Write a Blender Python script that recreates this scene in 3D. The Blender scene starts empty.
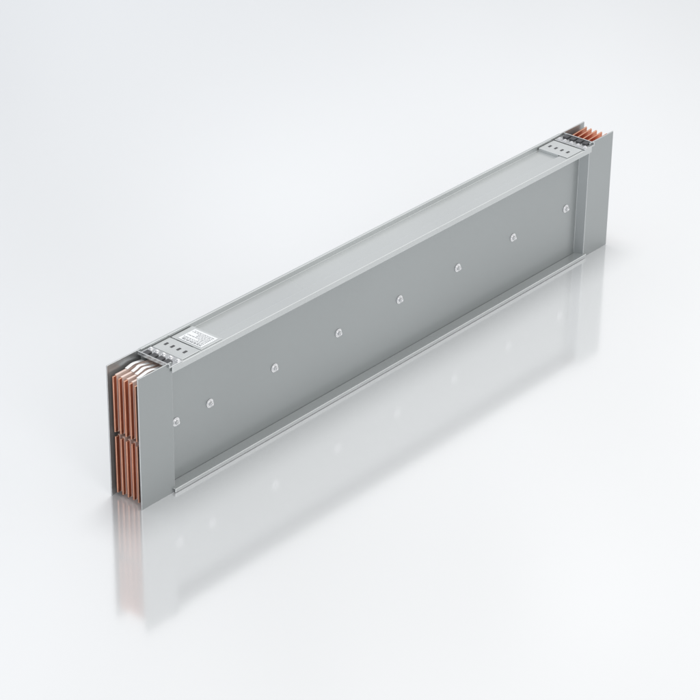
import bpy, bmesh, math, random
from mathutils import Matrix, Vector
random.seed(3)
H=0.2; L=1.074; T=0.058; D=0.014
SC=bpy.context.scene
COL=SC.collection
SC.view_settings.view_transform='Standard'; SC.view_settings.look='None'; SC.view_settings.exposure=0

# ---------------- materials
def newmat(n):
    m=bpy.data.materials.new(n); m.use_nodes=True
    return m,m.node_tree.nodes,m.node_tree.links,m.node_tree.nodes['Principled BSDF']
def mat(n,col,metal=0,rough=.5,var=.04,scale=30,stretch=(1,1,1),detail=5,spec=.5):
    m,N,K,b=newmat(n)
    b.inputs['Metallic'].default_value=metal; b.inputs['Specular IOR Level'].default_value=spec
    tc=N.new('ShaderNodeTexCoord'); mp=N.new('ShaderNodeMapping'); mp.inputs['Scale'].default_value=stretch
    K.new(tc.outputs['Object'],mp.inputs[0])
    nz=N.new('ShaderNodeTexNoise'); nz.inputs['Scale'].default_value=scale; nz.inputs['Detail'].default_value=detail
    K.new(mp.outputs[0],nz.inputs['Vector'])
    cr=N.new('ShaderNodeValToRGB')
    cr.color_ramp.elements[0].position=.3; cr.color_ramp.elements[1].position=.7
    cr.color_ramp.elements[0].color=(*[c*(1-var) for c in col],1); cr.color_ramp.elements[1].color=(*[min(1,c*(1+var)) for c in col],1)
    K.new(nz.outputs['Fac'],cr.inputs[0]); K.new(cr.outputs[0],b.inputs['Base Color'])
    mr=N.new('ShaderNodeMapRange'); mr.inputs['To Min'].default_value=rough*.85; mr.inputs['To Max'].default_value=min(1,rough*1.15)
    K.new(nz.outputs['Fac'],mr.inputs['Value']); K.new(mr.outputs[0],b.inputs['Roughness'])
    return m
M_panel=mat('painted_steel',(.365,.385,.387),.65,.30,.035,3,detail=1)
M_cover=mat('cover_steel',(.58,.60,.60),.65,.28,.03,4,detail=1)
M_edge=mat('pale_edge',(.80,.82,.82),.6,.25,.03,60)  # paler metal assigned to the bevelled edges
M_plate=mat('plate_steel',(.58,.60,.60),.5,.32,.03,40)
M_clamp=mat('clamp_steel',(.55,.56,.57),.85,.28,.08,150)
M_cop=mat('copper',(.56,.205,.12),.85,.26,.25,45,(1,1,.15))
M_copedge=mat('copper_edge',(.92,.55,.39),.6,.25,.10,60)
M_ins=mat('insulation_film',(.80,.64,.57),0,.35,.06,80)
M_white=mat('white_insulation',(.93,.93,.93),0,.35,.02,80)
M_steel=mat('zinc_steel',(.84,.84,.85),.8,.27,.04,200)
M_dark=mat('dark_plastic',(.05,.05,.055),0,.45,.1,100)
M_brown=mat('brown_spacer',(.12,.06,.045),0,.45,.1,100)
M_lab=mat('label_paper',(.76,.775,.785),0,.45,.02,100)
M_ink=mat('label_ink',(.10,.11,.12),0,.6,.05,100)

# ---------------- mesh helpers
def obj(name,bm,m,parent=None,bevel=0,smooth=False):
    bmesh.ops.recalc_face_normals(bm,faces=bm.faces)
    me=bpy.data.meshes.new(name); bm.to_mesh(me); bm.free()
    if smooth:
        for p in me.polygons: p.use_smooth=True
    if not isinstance(m,(list,tuple)): m=[m]
    for x in m: me.materials.append(x)
    o=bpy.data.objects.new(name,me); COL.objects.link(o)
    if parent is not None: o.parent=parent
    if bevel:
        b=o.modifiers.new('bevel','BEVEL'); b.width=bevel; b.segments=2; b.limit_method='ANGLE'; b.angle_limit=math.radians(35)
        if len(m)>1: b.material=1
    return o
def box(bm,x0,x1,y0,y1,z0,z1,mi=0):
    v=[bm.verts.new((x,y,z)) for x in (x0,x1) for y in (y0,y1) for z in (z0,z1)]
    for f in ((0,1,3,2),(4,6,7,5),(0,4,5,1),(2,3,7,6),(0,2,6,4),(1,5,7,3)):
        bm.faces.new([v[i] for i in f]).material_index=mi
def cyl(bm,c,axis,r,h,n=20,r2=None,mi=0):
    c=Vector(c); a=Vector(axis).normalized(); u=a.orthogonal().normalized(); w=a.cross(u)
    r2=r if r2 is None else r2
    A=[bm.verts.new(c+(u*math.cos(t)+w*math.sin(t))*r) for t in [2*math.pi*i/n for i in range(n)]]
    B=[bm.verts.new(c+a*h+(u*math.cos(t)+w*math.sin(t))*r2) for t in [2*math.pi*i/n for i in range(n)]]
    fs=[bm.faces.new(A),bm.faces.new(B)]+[bm.faces.new((A[i],A[(i+1)%n],B[(i+1)%n],B[i])) for i in range(n)]
    for f in fs: f.material_index=mi
def offs(pts,d):
    out=[]
    for i,p in enumerate(pts):
        p=Vector(p); ns=[]
        if i>0: e=(p-Vector(pts[i-1])).normalized(); ns.append(Vector((-e.y,e.x)))
        if i<len(pts)-1: e=(Vector(pts[i+1])-p).normalized(); ns.append(Vector((-e.y,e.x)))
        n=sum(ns,Vector((0,0))).normalized(); out.append(p+n*(d/n.dot(ns[0])))
    return out
def sheet(bm,pts,t,a0,a1,plane):
    """thick polyline; plane 'xy' extrudes in z, 'yz' extrudes in x, 'xz' extrudes in y"""
    A=[Vector(p) for p in pts]; B=offs(pts,t)
    f3={'xy':lambda p,a:(p.x,p.y,a),'yz':lambda p,a:(a,p.x,p.y),'xz':lambda p,a:(p.x,a,p.y)}[plane]
    R=[[bm.verts.new(f3(p,a)) for p in P] for P in (A,B) for a in (a0,a1)]
    A0,A1,B0,B1=R; n=len(pts)
    for i in range(n-1):
        bm.faces.new((A0[i],A0[i+1],A1[i+1],A1[i])); bm.faces.new((B0[i],B0[i+1],B1[i+1],B1[i]))
        bm.faces.new((A0[i],A0[i+1],B0[i+1],B0[i])); bm.faces.new((A1[i],A1[i+1],B1[i+1],B1[i]))
    for i in (0,n-1): bm.faces.new((A0[i],A1[i],B1[i],B0[i]))

# ---------------- busbar trunking
root=bpy.data.objects.new('busbar_trunking',None); COL.objects.link(root); root.empty_display_size=.05
root['label']='long grey metal busbar trunking section with exposed copper bar ends'
root['category']='busbar'
E0=.064; E1=.071
TOP=H-.006      # top of the housing between the end plates
# side panels (middle) and end plates
for side in (0,1):
    fy=(lambda y:T-y) if side else (lambda y:y)
    th=-.0018 if side else .0018
    pts=[(E0+.0002,0),(E1,D),(L-E1,D),(L-E0-.0002,0)]
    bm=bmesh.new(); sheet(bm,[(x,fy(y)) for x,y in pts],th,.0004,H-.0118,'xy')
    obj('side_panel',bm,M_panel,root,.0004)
    for xa,xb in ((0,E0),(L-E0,L)):
        bm=bmesh.new(); sheet(bm,[(xa,fy(0)),(xb,fy(0))],th,0,H,'xy')
        obj('end_plate',bm,[M_panel,M_edge],root,.0004)
# top cover (channel profile)
bm=bmesh.new()
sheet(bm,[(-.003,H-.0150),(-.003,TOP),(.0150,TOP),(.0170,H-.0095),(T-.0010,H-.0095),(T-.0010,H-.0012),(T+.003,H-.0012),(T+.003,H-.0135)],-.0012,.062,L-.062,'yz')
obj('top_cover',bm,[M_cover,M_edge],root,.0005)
# bottom flanges
for side in (0,1):
    p=[(D-.0003,.0065),(-.004,.0065),(-.004,.0006)]
    if side: p=[(T-y,z) for y,z in p]
    bm=bmesh.new(); sheet(bm,p,-.0018 if side else .0018,.061,L-.061,'yz')
    obj('bottom_flange',bm,[M_cover,M_edge],root,.0007)
# bolts
def bolt():
    bm=bmesh.new()
    cyl(bm,(0,0,0),(0,-1,0),.0066,.0010,28)
    cyl(bm,(0,-.0010,0),(0,-1,0),.0052,.0009,24,.0047)
    cyl(bm,(0,-.0019,0),(0,-1,0),.0038,.0030,6,.0035)
    cyl(bm,(0,-.0049,0),(0,-1,0),.0022,.0015,16,.0017)
    return bm
b0=None
for i,t in enumerate((.077,.139,.262,.390,.519,.648,.777,.906)):
    if b0 is None: b0=obj('bolt',bolt(),M_steel,root,.0003); o=b0
    else: o=b0.copy(); o.name='bolt.%03d'%i; COL.objects.link(o); o.parent=root
    o.location=(t*L,D-.0001,.0955); o.rotation_euler=(0,random.uniform(0,1),0)
# copper bars
for lev,(z0,z1) in enumerate(((.006,.0935),(.1005,.1850))):
    for i in range(5):
        ye=.0083+i*.0100; ym=.0190+i*.0048
        x0=.003+.0012*random.random()
        pts=[(x0,ye),(.050,ye),(.078,ym),(L-.078,ym),(L-.050,ye),(L-x0,ye)]
        bm=bmesh.new(); sheet(bm,pts,.0023,z0,z1,'xy')
        if lev:   # the far bar ends stand taller between the plates
            for v in bm.verts:
                if v.co.z>z1-.001 and v.co.x>L-.051: v.co.z=.1945 if v.co.x>L-.02 else .1915
        bar=obj('copper_bar',bm,[M_cop,M_copedge],root,.0006)
        s=.0007
        pts=[(.0095+random.uniform(-.001,.001),ye-s),(.050,ye-s),(.078,ym-s),(L-.078,ym-s),(L-.052,ye-s)]
        bm=bmesh.new(); sheet(bm,pts,.0023+2*s,z0-s,z1+s,'xy')
        obj('insulation_sleeve',bm,M_ins,bar,.0003)
        if lev:
            a=random.uniform(-.005,.005); q=random.uniform(-.0010,.0010); w=random.uniform(-.0012,.0012)
            P=[(.060,.1868),(.052,.1878),(.044,.1890+q),(.038+a*.4,.1890+q),(.032+a,.1882),(.027+a,.1872),(.024+a,.1865)]
            bm=bmesh.new(); sheet(bm,P,.0006,ye-.0014+w,ye+.0038+w,'xz')
            obj('insulation_flap',bm,M_white,bar,.0002,True)
# spacers between bar groups
for xa in (.012,L-.032):
    bm=bmesh.new(); box(bm,xa,xa+.020,.0022,T-.0022,.0948,.0992)
    obj('bar_spacer',bm,M_brown,root,.0005)
# end fittings
def bracket(sgn,xc):
    X=lambda a,b:(xc+min(sgn*a,sgn*b),xc+max(sgn*a,sgn*b))
    zb=TOP+.0004
    bm=bmesh.new()
    box(bm,*X(-.014,.012),-.0035,T-.0025,zb,zb+.0018)
    box(bm,*X(-.014,-.0122),-.0035,T-.0025,zb+.0019,zb+.0055)
    br=obj('joint_bracket',bm,[M_clamp,M_edge],root,.0004)
    for y in (.003,.0155,.028,.0405):
        bm=bmesh.new(); box(bm,*X(-.0115,-.001),y,y+.009,zb+.0019,zb+.0046)
        obj('clamp_block',bm,M_dark,br,.0008)
    for i,y in enumerate((.0005,.0135,.0265,.0390,.0500)):
        bm=bmesh.new()
        cyl(bm,(xc+sgn*.006,y,zb+.0018),(0,0,1),.0036,.0006,20)
        cyl(bm,(xc+sgn*.006,y,zb+.0024),(0,0,1),.0026,.0018,6)
        cyl(bm,(xc+sgn*.006,y,zb+.0042),(0,0,1),.0013,.0008,12)
        obj('screw',bm,M_steel,br,.0002)
bracket(1,.070); bracket(-1,L-.070)
def plate(x0,x1,sx):
    bm=bmesh.new(); box(bm,x0,x1,.0002,T-.0025,TOP+.0003,TOP+.0013)
    box(bm,x1-.0012 if x1<L/2 else x0,x1 if x1<L/2 else x0+.0012,.0175,T-.0030,H-.0094,TOP+.0002)
    p=obj('cover_plate',bm,[M_plate,M_edge],root,.0003)
    for i in range(4):
        y=.010+i*.0115
        bm=bmesh.new(); box(bm,sx,sx+.007,y,y+.0034,TOP+.0014,TOP+.0017)
        obj('vent_slot',bm,M_dark,p)
plate(.084,.118,.098); plate(L-.124,L-.084,L-.110)
# rating label on its own small carrier plate
bm=bmesh.new(); box(bm,.1205,.162,.0002,T-.0025,TOP+.0002,TOP+.0010)
box(bm,.1608,.162,.0175,T-.0030,H-.0094,TOP+.0001)
car=obj('label_plate',bm,[M_plate,M_edge],root,.0003)
bm=bmesh.new(); box(bm,.1240,.1575,.004,T-.012,TOP+.0011,TOP+.0015)
lab=obj('rating_label',bm,M_lab,car)
bm=bmesh.new()
r=.1262; k=0
while r<.155:
    y=.007; h=.0015 if k==0 else .0008
    while y<.042:
        w=random.uniform(.002,.006)
        box(bm,r,r+h,y,min(y+w,.0435),TOP+.00155,TOP+.0017); y+=w+.0012
        if random.random()<.08: break
    r+=.0033; k+=1
obj('label_print',bm,M_ink,lab)

# ---------------- floor (glossy white studio floor)
bm=bmesh.new(); bmesh.ops.create_grid(bm,x_segments=1,y_segments=1,size=30)
m,N,K,b=newmat('studio_floor')
out=N['Material Output']; N.remove(b)
df=N.new('ShaderNodeBsdfDiffuse'); df.inputs[0].default_value=(.83,.84,.85,1)
gl=N.new('ShaderNodeBsdfGlossy'); gl.inputs['Color'].default_value=(.96,.965,.97,1)
tc=N.new('ShaderNodeTexCoord'); nz=N.new('ShaderNodeTexNoise'); nz.inputs['Scale'].default_value=3
K.new(tc.outputs['Object'],nz.inputs['Vector'])
mr=N.new('ShaderNodeMapRange'); mr.inputs['To Min'].default_value=.09; mr.inputs['To Max'].default_value=.125
K.new(nz.outputs['Fac'],mr.inputs['Value']); K.new(mr.outputs[0],gl.inputs['Roughness'])
mx=N.new('ShaderNodeMixShader'); mx.inputs[0].default_value=.45
K.new(df.outputs[0],mx.inputs[1]); K.new(gl.outputs[0],mx.inputs[2]); K.new(mx.outputs[0],out.inputs[0])
fl=obj('ground',bm,m); fl['kind']='structure'; fl.location.z=-.0003

# ---------------- world: soft studio surround
w=bpy.data.worlds.new('World'); SC.world=w; w.use_nodes=True
N=w.node_tree.nodes; K=w.node_tree.links; bg=N['Background']
tc=N.new('ShaderNodeTexCoord'); sp=N.new('ShaderNodeSeparateXYZ'); K.new(tc.outputs['Generated'],sp.inputs[0])
# brightness rises with height and towards the south-east side of the studio
def M(op,a,b):
    n=N.new('ShaderNodeMath'); n.operation=op
    for i,v in enumerate((a,b)):
        if isinstance(v,(int,float)): n.inputs[i].default_value=v
        else: K.new(v,n.inputs[i])
    return n.outputs[0]
g=M('ADD',M('MULTIPLY',sp.outputs['X'],.641),M('MULTIPLY',sp.outputs['Y'],-.767))
fac=M('ADD',sp.outputs['Z'],M('MULTIPLY',g,.75))
cr=N.new('ShaderNodeValToRGB'); K.new(fac,cr.inputs[0])
e=cr.color_ramp.elements; e[0].position=.26; e[0].color=(.66,.69,.735,1); e[1].position=.60; e[1].color=(.97,.97,.97,1)
nz=N.new('ShaderNodeTexNoise'); nz.inputs['Scale'].default_value=7; nz.inputs['Detail'].default_value=1.5
K.new(tc.outputs['Generated'],nz.inputs['Vector'])
mr=N.new('ShaderNodeMapRange'); mr.inputs['From Min'].default_value=.3; mr.inputs['From Max'].default_value=.7
mr.inputs['To Min'].default_value=.72; mr.inputs['To Max'].default_value=1.12
K.new(nz.outputs['Fac'],mr.inputs['Value']); K.new(mr.outputs[0],bg.inputs[1]); K.new(cr.outputs[0],bg.inputs[0])
def area(n,loc,tgt,size,power,col=(1,1,1)):
    l=bpy.data.lights.new(n,'AREA'); l.shape='DISK'; l.size=size; l.energy=power; l.color=col
    o=bpy.data.objects.new(n,l); COL.objects.link(o); o.location=loc
    o.rotation_euler=(Vector(tgt)-Vector(loc)).to_track_quat('-Z','Y').to_euler()
area('added_overhead_light',(.9,.4,2.4),(.9,.2,0),.8,26)  # unseen area light, added to brighten the floor around the trunking
area('front_light',(-1.0,-3.4,2.2),(.5,0,.1),1.3,22)

# ---------------- camera
cam=bpy.data.cameras.new('camera'); co=bpy.data.objects.new('camera',cam); COL.objects.link(co)
f,cx,cy,cz,yaw,pit,rol=2505.476,-1.998,-2.027,1.795,-0.875,1.071,0.013
Mx=Matrix.Rotation(yaw,4,'Z')@Matrix.Rotation(pit,4,'X')@Matrix.Rotation(rol,4,'Z'); Mx.translation=(cx,cy,cz)
co.matrix_world=Mx; cam.sensor_width=36; cam.lens=36*f/700; cam.clip_end=200; cam.clip_start=.01
SC.camera=co
